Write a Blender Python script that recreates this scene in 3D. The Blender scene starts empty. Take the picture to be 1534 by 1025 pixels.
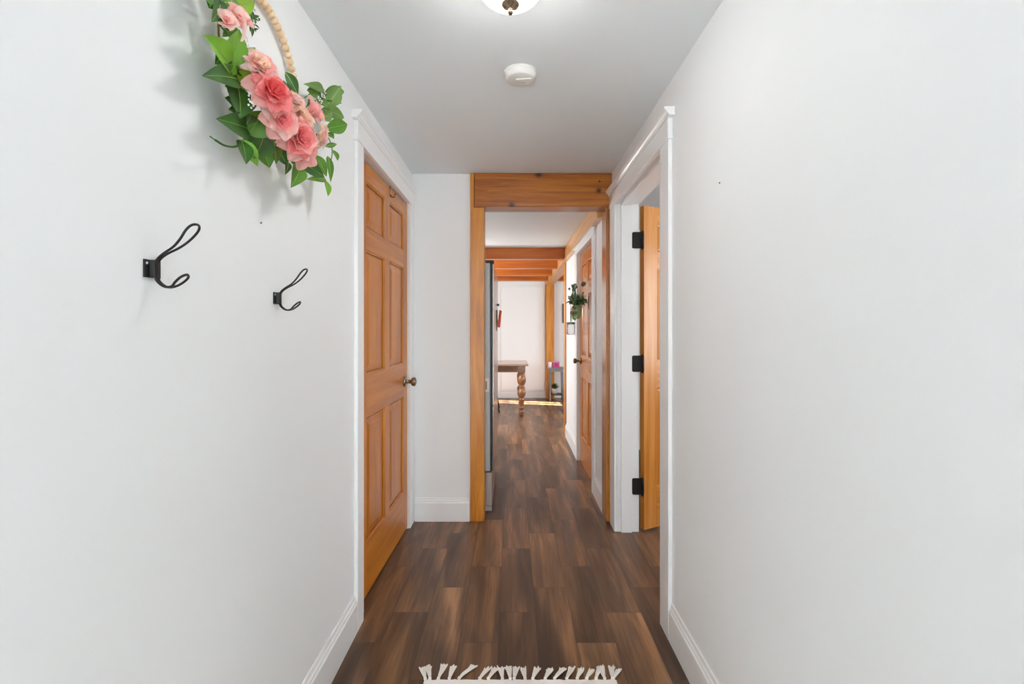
import bpy, bmesh, math, random
from mathutils import Vector, Matrix
random.seed(7)
PI = math.pi
SC = bpy.context.scene
COL = SC.collection

# ------------------------------------------------------------------ camera figures (metres, 1534x1025 frame)
F, CX, CY, EYE = 685.0, 768.0, 490.0, 1.25
def at(px, py, Y=None, X=None):
    if Y is None:
        Y = X * F / (px - CX)
    return Vector(((px - CX) / F * Y, Y, EYE + (CY - py) / F * Y))

# ------------------------------------------------------------------ materials
def s2l(c):
    return tuple((x / 12.92 if x <= .04045 else ((x + .055) / 1.055) ** 2.4) for x in c)
def rgb(r, g, b):
    return s2l((r / 255, g / 255, b / 255)) + (1,)
def new_mat(name):
    m = bpy.data.materials.new(name); m.use_nodes = True
    nt = m.node_tree
    return m, nt, nt.nodes['Principled BSDF']
def nd(nt, t, **kw):
    n = nt.nodes.new(t)
    for k, v in kw.items(): setattr(n, k, v)
    return n
def plain(name, col, rough=.5, metal=0, spec=.5, bump=0, bscale=60, vary=0, coat=0, sss=0):
    m, nt, p = new_mat(name)
    p.inputs['Base Color'].default_value = col
    p.inputs['Roughness'].default_value = rough
    p.inputs['Metallic'].default_value = metal
    p.inputs['Specular IOR Level'].default_value = spec
    if coat:
        p.inputs['Coat Weight'].default_value = coat; p.inputs['Coat Roughness'].default_value = .15
    tc = nd(nt, 'ShaderNodeTexCoord')
    if vary:
        n = nd(nt, 'ShaderNodeTexNoise'); n.inputs['Scale'].default_value = bscale * .2; n.inputs['Detail'].default_value = 4
        nt.links.new(tc.outputs['Object'], n.inputs['Vector'])
        mx = nd(nt, 'ShaderNodeMix', data_type='RGBA')
        mx.inputs['A'].default_value = tuple(c * (1 - vary) for c in col[:3]) + (1,)
        mx.inputs['B'].default_value = tuple(min(1, c * (1 + vary)) for c in col[:3]) + (1,)
        nt.links.new(n.outputs['Fac'], mx.inputs['Factor']); nt.links.new(mx.outputs['Result'], p.inputs['Base Color'])
    if bump:
        n2 = nd(nt, 'ShaderNodeTexNoise'); n2.inputs['Scale'].default_value = bscale; n2.inputs['Detail'].default_value = 5
        nt.links.new(tc.outputs['Object'], n2.inputs['Vector'])
        b = nd(nt, 'ShaderNodeBump'); b.inputs['Strength'].default_value = bump; b.inputs['Distance'].default_value = .004
        nt.links.new(n2.outputs['Fac'], b.inputs['Height']); nt.links.new(b.outputs['Normal'], p.inputs['Normal'])
    return m

def wood(name, dark, mid, light, axis='Z', rough=.35, coat=.25, across=9.0, along=.7, knots=()):
    m, nt, p = new_mat(name)
    L = nt.links.new
    tc = nd(nt, 'ShaderNodeTexCoord'); oi = nd(nt, 'ShaderNodeObjectInfo')
    off = nd(nt, 'ShaderNodeVectorMath', operation='SCALE'); off.inputs[0].default_value = (7.3, 5.1, 3.7)
    L(oi.outputs['Random'], off.inputs['Scale'])
    ad = nd(nt, 'ShaderNodeVectorMath', operation='ADD'); L(tc.outputs['Object'], ad.inputs[0]); L(off.outputs[0], ad.inputs[1])
    sc = [across] * 3; sc['XYZ'.index(axis)] = along
    mp = nd(nt, 'ShaderNodeMapping'); mp.inputs['Scale'].default_value = sc; L(ad.outputs[0], mp.inputs['Vector'])
    n1 = nd(nt, 'ShaderNodeTexNoise'); n1.inputs['Scale'].default_value = 1.1; n1.inputs['Detail'].default_value = 5
    n1.inputs['Roughness'].default_value = .62; n1.inputs['Distortion'].default_value = .9
    L(mp.outputs[0], n1.inputs['Vector'])
    mp2 = nd(nt, 'ShaderNodeMapping'); mp2.inputs['Scale'].default_value = [s * 9 if i != 'XYZ'.index(axis) else s * 3 for i, s in enumerate(sc)]
    L(ad.outputs[0], mp2.inputs['Vector'])
    n2 = nd(nt, 'ShaderNodeTexNoise'); n2.inputs['Scale'].default_value = 1.6; n2.inputs['Detail'].default_value = 3; L(mp2.outputs[0], n2.inputs['Vector'])
    mx = nd(nt, 'ShaderNodeMath', operation='MULTIPLY_ADD'); L(n2.outputs['Fac'], mx.inputs[0]); mx.inputs[1].default_value = .28
    sb = nd(nt, 'ShaderNodeMath', operation='SUBTRACT'); L(n1.outputs['Fac'], sb.inputs[0]); sb.inputs[1].default_value = .14
    L(sb.outputs[0], mx.inputs[2])
    cr = nd(nt, 'ShaderNodeValToRGB'); e = cr.color_ramp.elements
    e[0].position = .30; e[0].color = dark; e[1].position = .72; e[1].color = light
    x = e.new(.5); x.color = mid
    L(mx.outputs[0], cr.inputs['Fac'])
    colour = cr.outputs['Color']
    for (kp, kr) in knots:
        vd = nd(nt, 'ShaderNodeVectorMath', operation='DISTANCE'); L(tc.outputs['Object'], vd.inputs[0]); vd.inputs[1].default_value = kp
        kn = nd(nt, 'ShaderNodeMath', operation='MULTIPLY_ADD'); L(n2.outputs['Fac'], kn.inputs[0]); kn.inputs[1].default_value = kr * .8; L(vd.outputs['Value'], kn.inputs[2])
        kc = nd(nt, 'ShaderNodeValToRGB'); ke = kc.color_ramp.elements
        ke[0].position = .35; ke[0].color = (1, 1, 1, 1); ke[1].position = 1; ke[1].color = (0, 0, 0, 1)
        dv = nd(nt, 'ShaderNodeMath', operation='DIVIDE'); L(kn.outputs[0], dv.inputs[0]); dv.inputs[1].default_value = kr * 2.2
        L(dv.outputs[0], kc.inputs['Fac'])
        mk = nd(nt, 'ShaderNodeMix', data_type='RGBA'); L(kc.outputs['Color'], mk.inputs['Factor']); L(colour, mk.inputs['A'])
        mk.inputs['B'].default_value = rgb(52, 24, 8); colour = mk.outputs['Result']
    L(colour, p.inputs['Base Color'])
    p.inputs['Roughness'].default_value = rough
    p.inputs['Coat Weight'].default_value = coat; p.inputs['Coat Roughness'].default_value = .22
    b = nd(nt, 'ShaderNodeBump'); b.inputs['Strength'].default_value = .12; b.inputs['Distance'].default_value = .003
    L(n2.outputs['Fac'], b.inputs['Height']); L(b.outputs['Normal'], p.inputs['Normal'])
    return m

def floor_mat():
    m, nt, p = new_mat('wood_look_plank_tile'); L = nt.links.new
    PW, PL = .155, .577
    tc = nd(nt, 'ShaderNodeTexCoord'); sp = nd(nt, 'ShaderNodeSeparateXYZ'); L(tc.outputs['Object'], sp.inputs[0])
    def M(op, a, b=None, c=None):
        n = nd(nt, 'ShaderNodeMath', operation=op)
        for i, v in enumerate((a, b, c)):
            if v is None: continue
            if isinstance(v, (int, float)): n.inputs[i].default_value = v
            else: L(v, n.inputs[i])
        return n.outputs[0]
    u = M('DIVIDE', M('SUBTRACT', sp.outputs['X'], .098), PW)
    k = M('FLOOR', u); fu = M('SUBTRACT', u, k)
    v = M('SUBTRACT', M('DIVIDE', M('SUBTRACT', sp.outputs['Y'], 2.195), PL), M('DIVIDE', k, 3.0))
    n = M('FLOOR', v); fv = M('SUBTRACT', v, n)
    # grout distance
    du = M('MULTIPLY', M('MINIMUM', fu, M('SUBTRACT', 1.0, fu)), PW)
    dv = M('MULTIPLY', M('MINIMUM', fv, M('SUBTRACT', 1.0, fv)), PL)
    d = M('MINIMUM', du, dv)
    grout = M('LESS_THAN', d, .0011)
    cb = nd(nt, 'ShaderNodeCombineXYZ'); L(k, cb.inputs[0]); L(n, cb.inputs[1])
    wn = nd(nt, 'ShaderNodeTexWhiteNoise', noise_dimensions='3D'); L(cb.outputs[0], wn.inputs['Vector'])
    sc = nd(nt, 'ShaderNodeVectorMath', operation='SCALE'); L(wn.outputs['Color'], sc.inputs[0]); sc.inputs['Scale'].default_value = 40
    ad = nd(nt, 'ShaderNodeVectorMath', operation='ADD'); L(tc.outputs['Object'], ad.inputs[0]); L(sc.outputs[0], ad.inputs[1])
    mp = nd(nt, 'ShaderNodeMapping'); mp.inputs['Scale'].default_value = (12, 1.5, 1); L(ad.outputs[0], mp.inputs['Vector'])
    n1 = nd(nt, 'ShaderNodeTexNoise'); n1.inputs['Scale'].default_value = 1.0; n1.inputs['Detail'].default_value = 4; n1.inputs['Distortion'].default_value = .5
    L(mp.outputs[0], n1.inputs['Vector'])
    mp2 = nd(nt, 'ShaderNodeMapping'); mp2.inputs['Scale'].default_value = (130, 5, 1); L(ad.outputs[0], mp2.inputs['Vector'])
    n2 = nd(nt, 'ShaderNodeTexNoise'); n2.inputs['Scale'].default_value = 1.0; n2.inputs['Detail'].default_value = 3; L(mp2.outputs[0], n2.inputs['Vector'])
    f = M('ADD', M('MULTIPLY', n2.outputs['Fac'], .3), M('ADD', n1.outputs['Fac'], M('MULTIPLY', M('SUBTRACT', wn.outputs['Value'], .5), .20)))
    cr = nd(nt, 'ShaderNodeValToRGB'); e = cr.color_ramp.elements
    e[0].position = .42; e[0].color = FLOOR[0]; e[1].position = .93; e[1].color = FLOOR[3]
    a = e.new(.60); a.color = FLOOR[1]; a = e.new(.74); a.color = FLOOR[2]
    L(f, cr.inputs['Fac'])
    mx = nd(nt, 'ShaderNodeMix', data_type='RGBA'); L(grout, mx.inputs['Factor']); L(cr.outputs['Color'], mx.inputs['A']); mx.inputs['B'].default_value = rgb(58, 44, 36)
    L(mx.outputs['Result'], p.inputs['Base Color'])
    p.inputs['Roughness'].default_value = .34
    hgt = M('SUBTRACT', M('MULTIPLY', n2.outputs['Fac'], .25), M('MULTIPLY', grout, 1.0))
    b = nd(nt, 'ShaderNodeBump'); b.inputs['Strength'].default_value = .25; b.inputs['Distance'].default_value = .002
    L(hgt, b.inputs['Height']); L(b.outputs['Normal'], p.inputs['Normal'])
    return m
FLOOR = [rgb(64, 45, 32), rgb(94, 66, 46), rgb(122, 87, 59), rgb(166, 122, 83)]

WALL = plain('wall_paint', (.82, .835, .84, 1), .6, bump=.05, bscale=180)
CEIL = plain('ceiling_paint', (.775, .815, .835, 1), .8, bump=.08, bscale=120)
TRIM = plain('trim_gloss_white', (.815, .825, .825, 1), .32)
FLOORM = floor_mat()
D1 = (rgb(150, 82, 8), rgb(182, 107, 18), rgb(202, 128, 32))
DOORV = wood('fir_door_vertical', *D1, axis='Z'); DOORH = wood('fir_door_horizontal', *D1, axis='X')
D2 = (rgb(176, 106, 34), rgb(200, 130, 52), rgb(214, 152, 76))
PINEV = wood('pine_door_vertical', *D2, axis='Z', across=14); PINEH = wood('pine_door_horizontal', *D2, axis='X', across=14)
D3 = (rgb(166, 90, 22), rgb(190, 114, 38), rgb(206, 136, 58))
CLOV = wood('closet_door_vertical', *D3, axis='Z', rough=.25, coat=.5); CLOH = wood('closet_door_horizontal', *D3, axis='X', rough=.25, coat=.5)
B1 = (rgb(122, 60, 4), rgb(164, 92, 14), rgb(190, 120, 30))
BEAMX = wood('pine_beam', *B1, axis='X', across=26, along=1.4, coat=.35,
             knots=(((-.202, -.07, -.10), .017), ((-.03, -.07, .10), .017), ((.356, -.07, -.005), .015), ((.36, -.07, .055), .006)))
POSTZ = wood('pine_post', rgb(158, 86, 8), rgb(196, 124, 24), rgb(214, 146, 42), axis='Z', across=9, along=.9)
POSTD = wood('pine_post_dark', rgb(136, 74, 8), rgb(164, 96, 14), rgb(184, 118, 26), axis='Z', across=9, along=.9, rough=.25, coat=.8)
JOISTX = wood('joist_wood', rgb(132, 58, 2), rgb(178, 90, 6), rgb(202, 114, 16), axis='X', across=10)
BEAMY = wood('carrier_beam', rgb(190, 130, 72), rgb(212, 158, 100), rgb(226, 180, 126), axis='Y', across=8)
TABLEW = wood('table_wood', rgb(110, 68, 38), rgb(142, 92, 54), rgb(166, 114, 72), axis='X', rough=.35, coat=.15)
TABLETOP = wood('table_top_wood', rgb(120, 84, 58), rgb(150, 108, 76), rgb(172, 130, 96), axis='X', rough=.15, coat=1.0)
TABLEV = wood('table_leg_wood', rgb(112, 68, 38), rgb(146, 94, 56), rgb(170, 118, 76), axis='Z', rough=.3, coat=.4)
BLACK = plain('black_iron', (.012, .012, .012, 1), .42, metal=.3)
HINGE = plain('hinge_black', (.015, .014, .013, 1), .5, metal=.4)
NICKEL = plain('satin_nickel', rgb(150, 132, 112), .25, metal=1)
BRONZE = plain('antique_bronze', rgb(120, 92, 60), .3, metal=1)
STEEL = plain('fridge_side_grey', rgb(176, 179, 178), .4, metal=.1)
STEELF = plain('stainless_front', rgb(195, 195, 195), .22, metal=1)
STEELB = plain('fridge_drawer_grey', rgb(172, 160, 152), .3, metal=.3)
RUBBER = plain('black_gasket', (.01, .01, .011, 1), .5)
PLASTIC = plain('white_plastic', (.78, .77, .74, 1), .4)
ZINC = plain('zinc_screw', rgb(190, 190, 190), .3, metal=1)
CREAM = plain('cream_cotton', rgb(246, 240, 232), .95, spec=.1, bump=.6, bscale=500, vary=.05)
BEAD = plain('wooden_bead', rgb(226, 196, 158), .55, vary=.12, bscale=200)
GREY = plain('grey_painted_wood', rgb(128, 130, 133), .5)
DARKSHELF = plain('dark_shelf', rgb(66, 62, 60), .5)
PINK = plain('pink_card', rgb(190, 70, 125), .5); PINK2 = plain('pink_card_pale', rgb(225, 150, 185), .5)
WHITEP = plain('white_paper', rgb(238, 234, 230), .7)
RED = plain('red_card', rgb(246, 84, 44), .5); ORANGE = plain('orange_card', rgb(250, 170, 70), .5)
TERRA = plain('tan_bloom', rgb(176, 140, 112), .7)
SAGE = plain('sage_vessel', rgb(158, 176, 122), .5, vary=.15)
def thin(m, col, k):
    nt = m.node_tree; p = nt.nodes['Principled BSDF']; out = nt.nodes['Material Output']
    t = nd(nt, 'ShaderNodeBsdfTranslucent'); t.inputs['Color'].default_value = col
    mx = nd(nt, 'ShaderNodeMixShader'); mx.inputs[0].default_value = k
    nt.links.new(p.outputs[0], mx.inputs[1]); nt.links.new(t.outputs[0], mx.inputs[2]); nt.links.new(mx.outputs[0], out.inputs['Surface'])
    return m
def leafm(name, a, rough=.42):
    return thin(plain(name, a, rough, vary=.28, bscale=150), a, .25)
def petalm(name, a, v=.08):
    return thin(plain(name, a, .6, spec=.2, vary=v, bscale=90), a, .4)
LEAF_D = leafm('leaf_dark', rgb(52, 98, 36)); LEAF_M = leafm('leaf_mid', rgb(84, 134, 40)); LEAF_L = leafm('leaf_light', rgb(118, 172, 48)); LEAF_Y = leafm('leaf_yellow_green', rgb(140, 176, 46))
LEAF_O = leafm('leaf_olive', rgb(100, 134, 62)); EUC = leafm('eucalyptus_leaf', rgb(112, 136, 96)); EUC2 = leafm('eucalyptus_leaf_dark', rgb(72, 98, 62)); EUC3 = leafm('leaf_grey_round', rgb(108, 124, 108))
P_PALE = petalm('petal_pale', rgb(255, 224, 216)); P_PINK = petalm('petal_pink', rgb(254, 194, 188), .1)
P_CORAL = petalm('petal_coral', rgb(248, 156, 156), .12); P_PEACH = petalm('petal_peach', rgb(255, 226, 206), .06); P_DEEP = petalm('petal_deep', rgb(240, 112, 112))
RIB = leafm('leaf_midrib', rgb(150, 190, 84)); STEM = plain('stem_green', rgb(70, 104, 40), .6); TWIG = plain('vine_twig', rgb(120, 88, 56), .8)
BERRY = plain('white_berry', rgb(236, 236, 228), .4)
def glass_mat():
    m, nt, p = new_mat('clear_glass'); p.inputs['Transmission Weight'].default_value = 1; p.inputs['Roughness'].default_value = .03; p.inputs['IOR'].default_value = 1.12
    return m
GLASS = glass_mat()
def glow(name, col, st):
    m, nt, p = new_mat(name); p.inputs['Base Color'].default_value = (.9, .88, .82, 1); p.inputs['Roughness'].default_value = .3
    p.inputs['Emission Color'].default_value = col; p.inputs['Emission Strength'].default_value = st
    return m

# ------------------------------------------------------------------ mesh builder
class MB:
    def __init__(s): s.bm = bmesh.new(); s.mi = 0; s.mats = []
    def mat(s, m):
        if m not in s.mats: s.mats.append(m)
        s.mi = s.mats.index(m); return s
    def face(s, vs, smooth=False):
        try:
            f = s.bm.faces.new(vs); f.material_index = s.mi; f.smooth = smooth; return f
        except ValueError: return None
    def box(s, x0, x1, y0, y1, z0, z1):
        v = [s.bm.verts.new((x, y, z)) for z in (z0, z1) for y in (y0, y1) for x in (x0, x1)]
        for q in ((0, 2, 3, 1), (4, 5, 7, 6), (0, 1, 5, 4), (2, 6, 7, 3), (0, 4, 6, 2), (1, 3, 7, 5)): s.face([v[i] for i in q])
        return s
    def prism(s, prof, axis, a0, a1):
        # prof: list of 2D points; axis 'Y': (x,z) swept along y ; 'X': (y,z) swept along x ; 'Z': (x,y)
        def P(p, a):
            return {'Y': (p[0], a, p[1]), 'X': (a, p[0], p[1]), 'Z': (p[0], p[1], a)}[axis]
        A = [s.bm.verts.new(P(p, a0)) for p in prof]; B = [s.bm.verts.new(P(p, a1)) for p in prof]
        n = len(prof)
        for i in range(n): s.face([A[i], A[(i + 1) % n], B[(i + 1) % n], B[i]])
        s.face(A[::-1]); s.face(B); return s
    def tube(s, pts, r, n=8, cap=True):
        pts = [Vector(p) for p in pts]; rs = r if isinstance(r, (list, tuple)) else [r] * len(pts)
        rings = []; ref = None
        for i, p in enumerate(pts):
            d = (pts[min(i + 1, len(pts) - 1)] - pts[max(i - 1, 0)]).normalized()
            if ref is None:
                ref = d.orthogonal().normalized()
            ref = (ref - d * ref.dot(d))
            ref = ref.normalized() if ref.length > 1e-6 else d.orthogonal().normalized()
            b = d.cross(ref)
            rings.append([s.bm.verts.new(p + (ref * math.cos(2 * PI * k / n) + b * math.sin(2 * PI * k / n)) * rs[i]) for k in range(n)])
        for a, b in zip(rings, rings[1:]):
            for k in range(n): s.face([a[k], a[(k + 1) % n], b[(k + 1) % n], b[k]], True)
        if cap: s.face(rings[0][::-1]); s.face(rings[-1])
        return s
    def lathe(s, prof, c=(0, 0, 0), axis=(0, 0, 1), n=32):
        # prof: (r, h) along axis
        ax = Vector(axis).normalized(); u = ax.orthogonal().normalized(); w = ax.cross(u); c = Vector(c)
        rings = []
        for r, h in prof:
            if r < 1e-6: rings.append([s.bm.verts.new(c + ax * h)])
            else: rings.append([s.bm.verts.new(c + ax * h + (u * math.cos(2 * PI * k / n) + w * math.sin(2 * PI * k / n)) * r) for k in range(n)])
        for a, b in zip(rings, rings[1:]):
            for k in range(n):
                k2 = (k + 1) % n
                if len(a) == 1 and len(b) == 1: continue
                if len(a) == 1: s.face([a[0], b[k2], b[k]], True)
                elif len(b) == 1: s.face([a[k], a[k2], b[0]], True)
                else: s.face([a[k], a[k2], b[k2], b[k]], True)
        return s
    def ball(s, c, r, n=10, m=6):
        return s.lathe([(r * math.sin(PI * i / m), -r * math.cos(PI * i / m)) for i in range(m + 1)], c, n=n)
    def grid(s, rows):
        V = [[s.bm.verts.new(p) for p in row] for row in rows]
        for a, b in zip(V, V[1:]):
            for k in range(len(a) - 1): s.face([a[k], a[k + 1], b[k + 1], b[k]], True)
        return s
    def leaf(s, base, tip, nrm, W, fold=.10, bend=.07, blunt=.85, n=10):
        base = Vector(base); tip = Vector(tip); d = tip - base; L = d.length; d.normalize()
        nrm = Vector(nrm); nrm = (nrm - d * nrm.dot(d)).normalized(); side = d.cross(nrm)
        rows = []
        n = n + 4
        for i in range(n + 1):
            t = .5 - .5 * math.cos(PI * i / n)
            w = W * .5 * max(.010, math.sin(PI * t ** blunt)) ** .85 * (1.05 - .25 * t ** 3)
            c = base + d * L * t + nrm * (bend * L * math.sin(PI * t))
            rows.append([c + side * w * q + nrm * (abs(q) ** 1.3 * w * fold * 2) for q in (-1, -.5, 0, .5, 1)])
        return s.grid(rows)
    def petal(s, c, axis, ang, tilt, L, W, cup=.35, ruffle=.06, ph=0):
        # a spoon shaped petal: rises from c along axis, leaning outward by tilt (0 = upright)
        ax = Vector(axis).normalized(); u = ax.orthogonal().normalized(); w = ax.cross(u)
        out = u * math.cos(ang) + w * math.sin(ang); side = ax.cross(out)
        rows = []
        for i in range(9):
            t = 1 - (1 - i / 8) ** 1.9
            a = tilt * (.35 + .75 * t)
            pos = Vector(c) + (out * math.sin(a) + ax * math.cos(a)) * L * t
            nrm = (ax * math.sin(a) - out * math.cos(a))
            wd = W * .5 * max(.02, math.sin(PI * min(1, .10 + .90 * t))) ** .5
            rows.append([pos + side * wd * q + nrm * (cup * wd * q * q) + nrm * (ruffle * L * t * t * math.sin(q * 4.5 + ph)) for q in (-1, -.75, -.5, -.25, 0, .25, .5, .75, 1)])
        return s.grid(rows)
    def build(s, name, mat=None, parent=None, bevel=0, loc=None, rot=None, sub=0, seg=2, solid=0):
        bmesh.ops.recalc_face_normals(s.bm, faces=s.bm.faces[:]) if s.bm.faces else None
        me = bpy.data.meshes.new(name); s.bm.to_mesh(me); s.bm.free()
        if mat is not None and not s.mats: me.materials.append(mat)
        for m in s.mats: me.materials.append(m)
        o = bpy.data.objects.new(name, me); COL.objects.link(o)
        if parent is not None: o.parent = parent
        if loc is not None: o.location = loc
        if rot is not None: o.rotation_euler = rot
        if solid:
            k = o.modifiers.new('thickness', 'SOLIDIFY'); k.thickness = solid; k.offset = 0
        if bevel:
            b = o.modifiers.new('bevel', 'BEVEL'); b.width = bevel; b.segments = seg; b.limit_method = 'ANGLE'; b.angle_limit = math.radians(40)
        if sub:
            k = o.modifiers.new('subd', 'SUBSURF'); k.levels = sub; k.render_levels = sub
        return o
def empty(name, loc=(0, 0, 0), rz=0):
    o = bpy.data.objects.new(name, None); COL.objects.link(o); o.location = loc; o.rotation_euler = (0, 0, rz); o.empty_display_size = .1
    return o
def tag(o, label, cat=None, group=None, kind=None):
    o['label'] = label
    if cat: o['category'] = cat
    if group: o['group'] = group
    if kind: o['kind'] = kind
    return o
def struct(o, label, cat): return tag(o, label, cat, kind='structure')
def copy_tree(o, parent=None):
    c = o.copy(); COL.objects.link(c); c.parent = parent
    for ch in list(o.children): copy_tree(ch, c)
    return c

# ================================================================== SETTING
H, HK = 2.238, 2.112          # hall and kitchen ceiling heights
XL, XR = -.650, .636          # hall wall faces
YB = -1.9                     # back of the hall, behind the camera
struct(MB().box(-3.3, 3.2, YB - .15, 8.25, -.12, 0).build('floor', FLOORM), 'dark brown wood-look plank tile floor running through hall and kitchen', 'floor')
struct(MB().box(-1.4, 2.75, YB - .15, 3.07, H, H + .15).box(.77, 2.75, 3.07, 4.75, H, H + .15).build('ceiling', CEIL), 'flat white hall ceiling carrying the round lamp and smoke detector', 'ceiling')
struct(MB().box(-3.3, .614, 3.07, 4.75, HK, H + .15).box(-3.3, 3.2, 4.75, 8.25, HK, H + .15).build('ceiling_kitchen', CEIL), 'white kitchen ceiling above the orange wooden joists', 'ceiling')

DL0, DL1, DLZ = 1.945, 2.835, 2.030   # left door opening
m = MB().box(XL - .13, XL, YB, DL0, 0, H).box(XL - .13, XL, DL0, DL1, DLZ, H).box(XL - .13, XL, DL1, 2.95, 0, H)
m.box(-1.4, -1.3, 1.7, 2.95, 0, H).box(-1.3, XL - .13, 1.7, 1.78, 0, H)
struct(m.build('wall_left', WALL), 'white hall wall with the wreath and two black coat hooks', 'wall')
DR0, DR1, DRZ = 1.925, 2.79, 2.0      # right doorway
m = MB().box(XR, .77, YB, DR0, 0, H).box(XR, .77, DR0, DR1, DRZ, H).box(XR, .77, DR1, 2.93, 0, H)
struct(m.build('wall_right', WALL), 'bare white hall wall on the doorway side', 'wall')
KX = .614
CD0, CD1, CDZ = 3.466, 4.28, 1.935    # closet doorway in the kitchen's wall
m = MB().box(KX, .77, 3.07, CD0, 0, H).box(KX, .77, CD0, CD1, CDZ, H).box(KX, .77, CD1, 5.22, 0, H)
struct(m.build('wall_kitchen', WALL), 'white kitchen wall around the closet door with green wreath', 'wall')
struct(MB().box(-3.3, -.274, 2.95, 3.07, 0, H).build('wall_end', WALL), 'narrow white wall at the hall end left of the wooden post', 'wall')
struct(MB().box(-3.3, 3.2, 8.07, 8.25, 0, HK).build('wall_far', WALL), 'far white dining room wall behind the turned-leg table', 'wall')
# unseen sides of the place: kitchen's window wall, dining side wall, hall back wall, side room
m = MB().box(-3.3, -3.1, 3.07, 4.4, 0, HK).box(-3.3, -3.1, 4.4, 6.6, 0, .85).box(-3.3, -3.1, 4.4, 6.6, 1.95, HK).box(-3.3, -3.1, 6.6, 7.32, 0, HK)
m.box(-3.3, -3.1, 7.32, 8.07, 0, HK)
struct(m.build('wall_kitchen_window_side', WALL), 'kitchen outer wall with windows', 'wall')
m = MB().box(3.0, 3.2, 4.75, 5.0, 0, HK).box(3.0, 3.2, 5.0, 6.5, 0, .8).box(3.0, 3.2, 5.0, 6.5, 1.95, HK).box(3.0, 3.2, 6.5, 6.66, 0, HK).box(3.0, 3.2, 6.66, 7.08, 0, 1.1).box(3.0, 3.2, 6.66, 7.08, 2.05, HK).box(3.0, 3.2, 7.08, 8.07, 0, HK).box(.77, 3.2, 4.65, 4.75, 0, H)
struct(m.build('wall_dining_side', WALL), 'dining room side wall with a wide window', 'wall')
m = MB().box(-1.4, -.5, YB - .15, YB, 0, H).box(.5, 2.75, YB - .15, YB, 0, H).box(-.5, .5, YB - .15, YB, 2.05, H).box(-.5, .5, YB - .15, YB, 0, .1)
struct(m.build('wall_back', WALL), 'hall back wall around the added glazed entry', 'wall')
m = MB().box(2.6, 2.75, YB, 1.6, 0, H).box(2.6, 2.75, 1.6, 3.0, 0, .8).box(2.6, 2.75, 1.6, 3.0, 1.95, H).box(2.6, 2.75, 3.0, 4.65, 0, H).box(.77, 2.6, .7, .8, 0, H)
struct(m.build('wall_side_room', WALL), 'outer wall of the room behind the open pine door', 'wall')

r = empty('fill_light_door', (0, YB - .08, .1))  # unseen door, added to dress the fill light behind the camera
m = MB()
for q in ((-.495, -.40, .005, 1.945), (.40, .495, .005, 1.945), (-.40, .40, .005, .22), (-.40, .40, 1.84, 1.945)): m.box(q[0], q[1], -.02, .02, q[2], q[3])
m.build('door_frame', TRIM, r, bevel=.004)
MB().box(-.40, .40, -.004, .004, .22, 1.84).build('pane', GLASS, r)
struct(r, 'added glazed door dressing the fill light at the back of the hall', 'door')
def window(idx, x, y0, y1, z0, z1, label, blind=False):
    r = empty('window_%d' % idx, (x, (y0 + y1) / 2, z0))
    m = MB(); a = (y1 - y0) / 2; h = z1 - z0
    for q in ((-a, -a + .05, 0, h), (a - .05, a, 0, h), (-a + .05, a - .05, 0, .05), (-a + .05, a - .05, h - .05, h), (-.02, .02, .05, h - .05)):
        m.box(-.03, .03, *q)
    m.build('window_frame', TRIM, r, bevel=.004)
    if blind: MB().box(-.035 if x < 0 else .031, -.031 if x < 0 else .035, -a + .01, a - .01, .01, h - .01).build('added_sun_blind', WHITEP, r)  # unseen blind, added to keep direct sun out of this opening
    struct(r, label, 'window')
window(1, -3.2, 4.4, 6.6, .85, 1.95, 'wide kitchen window with an added white sun-blocking blind', True)
window(2, 3.1, 6.66, 7.08, 1.1, 2.05, 'narrow window that lets the sun onto the far floor')
window(3, 3.1, 5.0, 6.5, .8, 1.95, 'wide dining room side window', True)
window(4, 2.68, 1.6, 3.0, .8, 1.95, 'window of the room behind the open pine door', True)

# ------------------------------------------------------------------ baseboards
BBP = [(0, 0), (.015, 0), (.015, .118), (.011, .124), (.011, .131), (.007, .136), (.005, .150), (0, .150)]
def base_y(name, x, sgn, y0, y1, label):
    struct(MB().prism([(x + sgn * a, b) for a, b in BBP], 'Y', y0, y1).build(name, TRIM), label, 'baseboard')
def base_x(name, y, x0, x1, label):
    struct(MB().prism([(y - a, b) for a, b in BBP], 'X', x0, x1).build(name, TRIM), label, 'baseboard')
base_y('baseboard_left', XL, 1, YB, 1.868, 'white baseboard under the coat hooks up to the six-panel door casing')
base_y('baseboard_right', XR, -1, YB, 1.818, 'white baseboard along the bare hall wall')
base_x('baseboard_end', 2.95, -.63, -.276, 'short white baseboard at the hall end beside the wooden post')
base_y('baseboard_kitchen_near', KX, -1, 3.075, 3.368, 'short white baseboard between right wooden post and closet casing')
base_y('baseboard_kitchen_far', KX, -1, 4.375, 5.215, 'white baseboard beyond the closet door in the kitchen')
base_x('baseboard_far', 8.07, -3.0, -.30, 'white baseboard at the far wall beyond the fridge')

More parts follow.
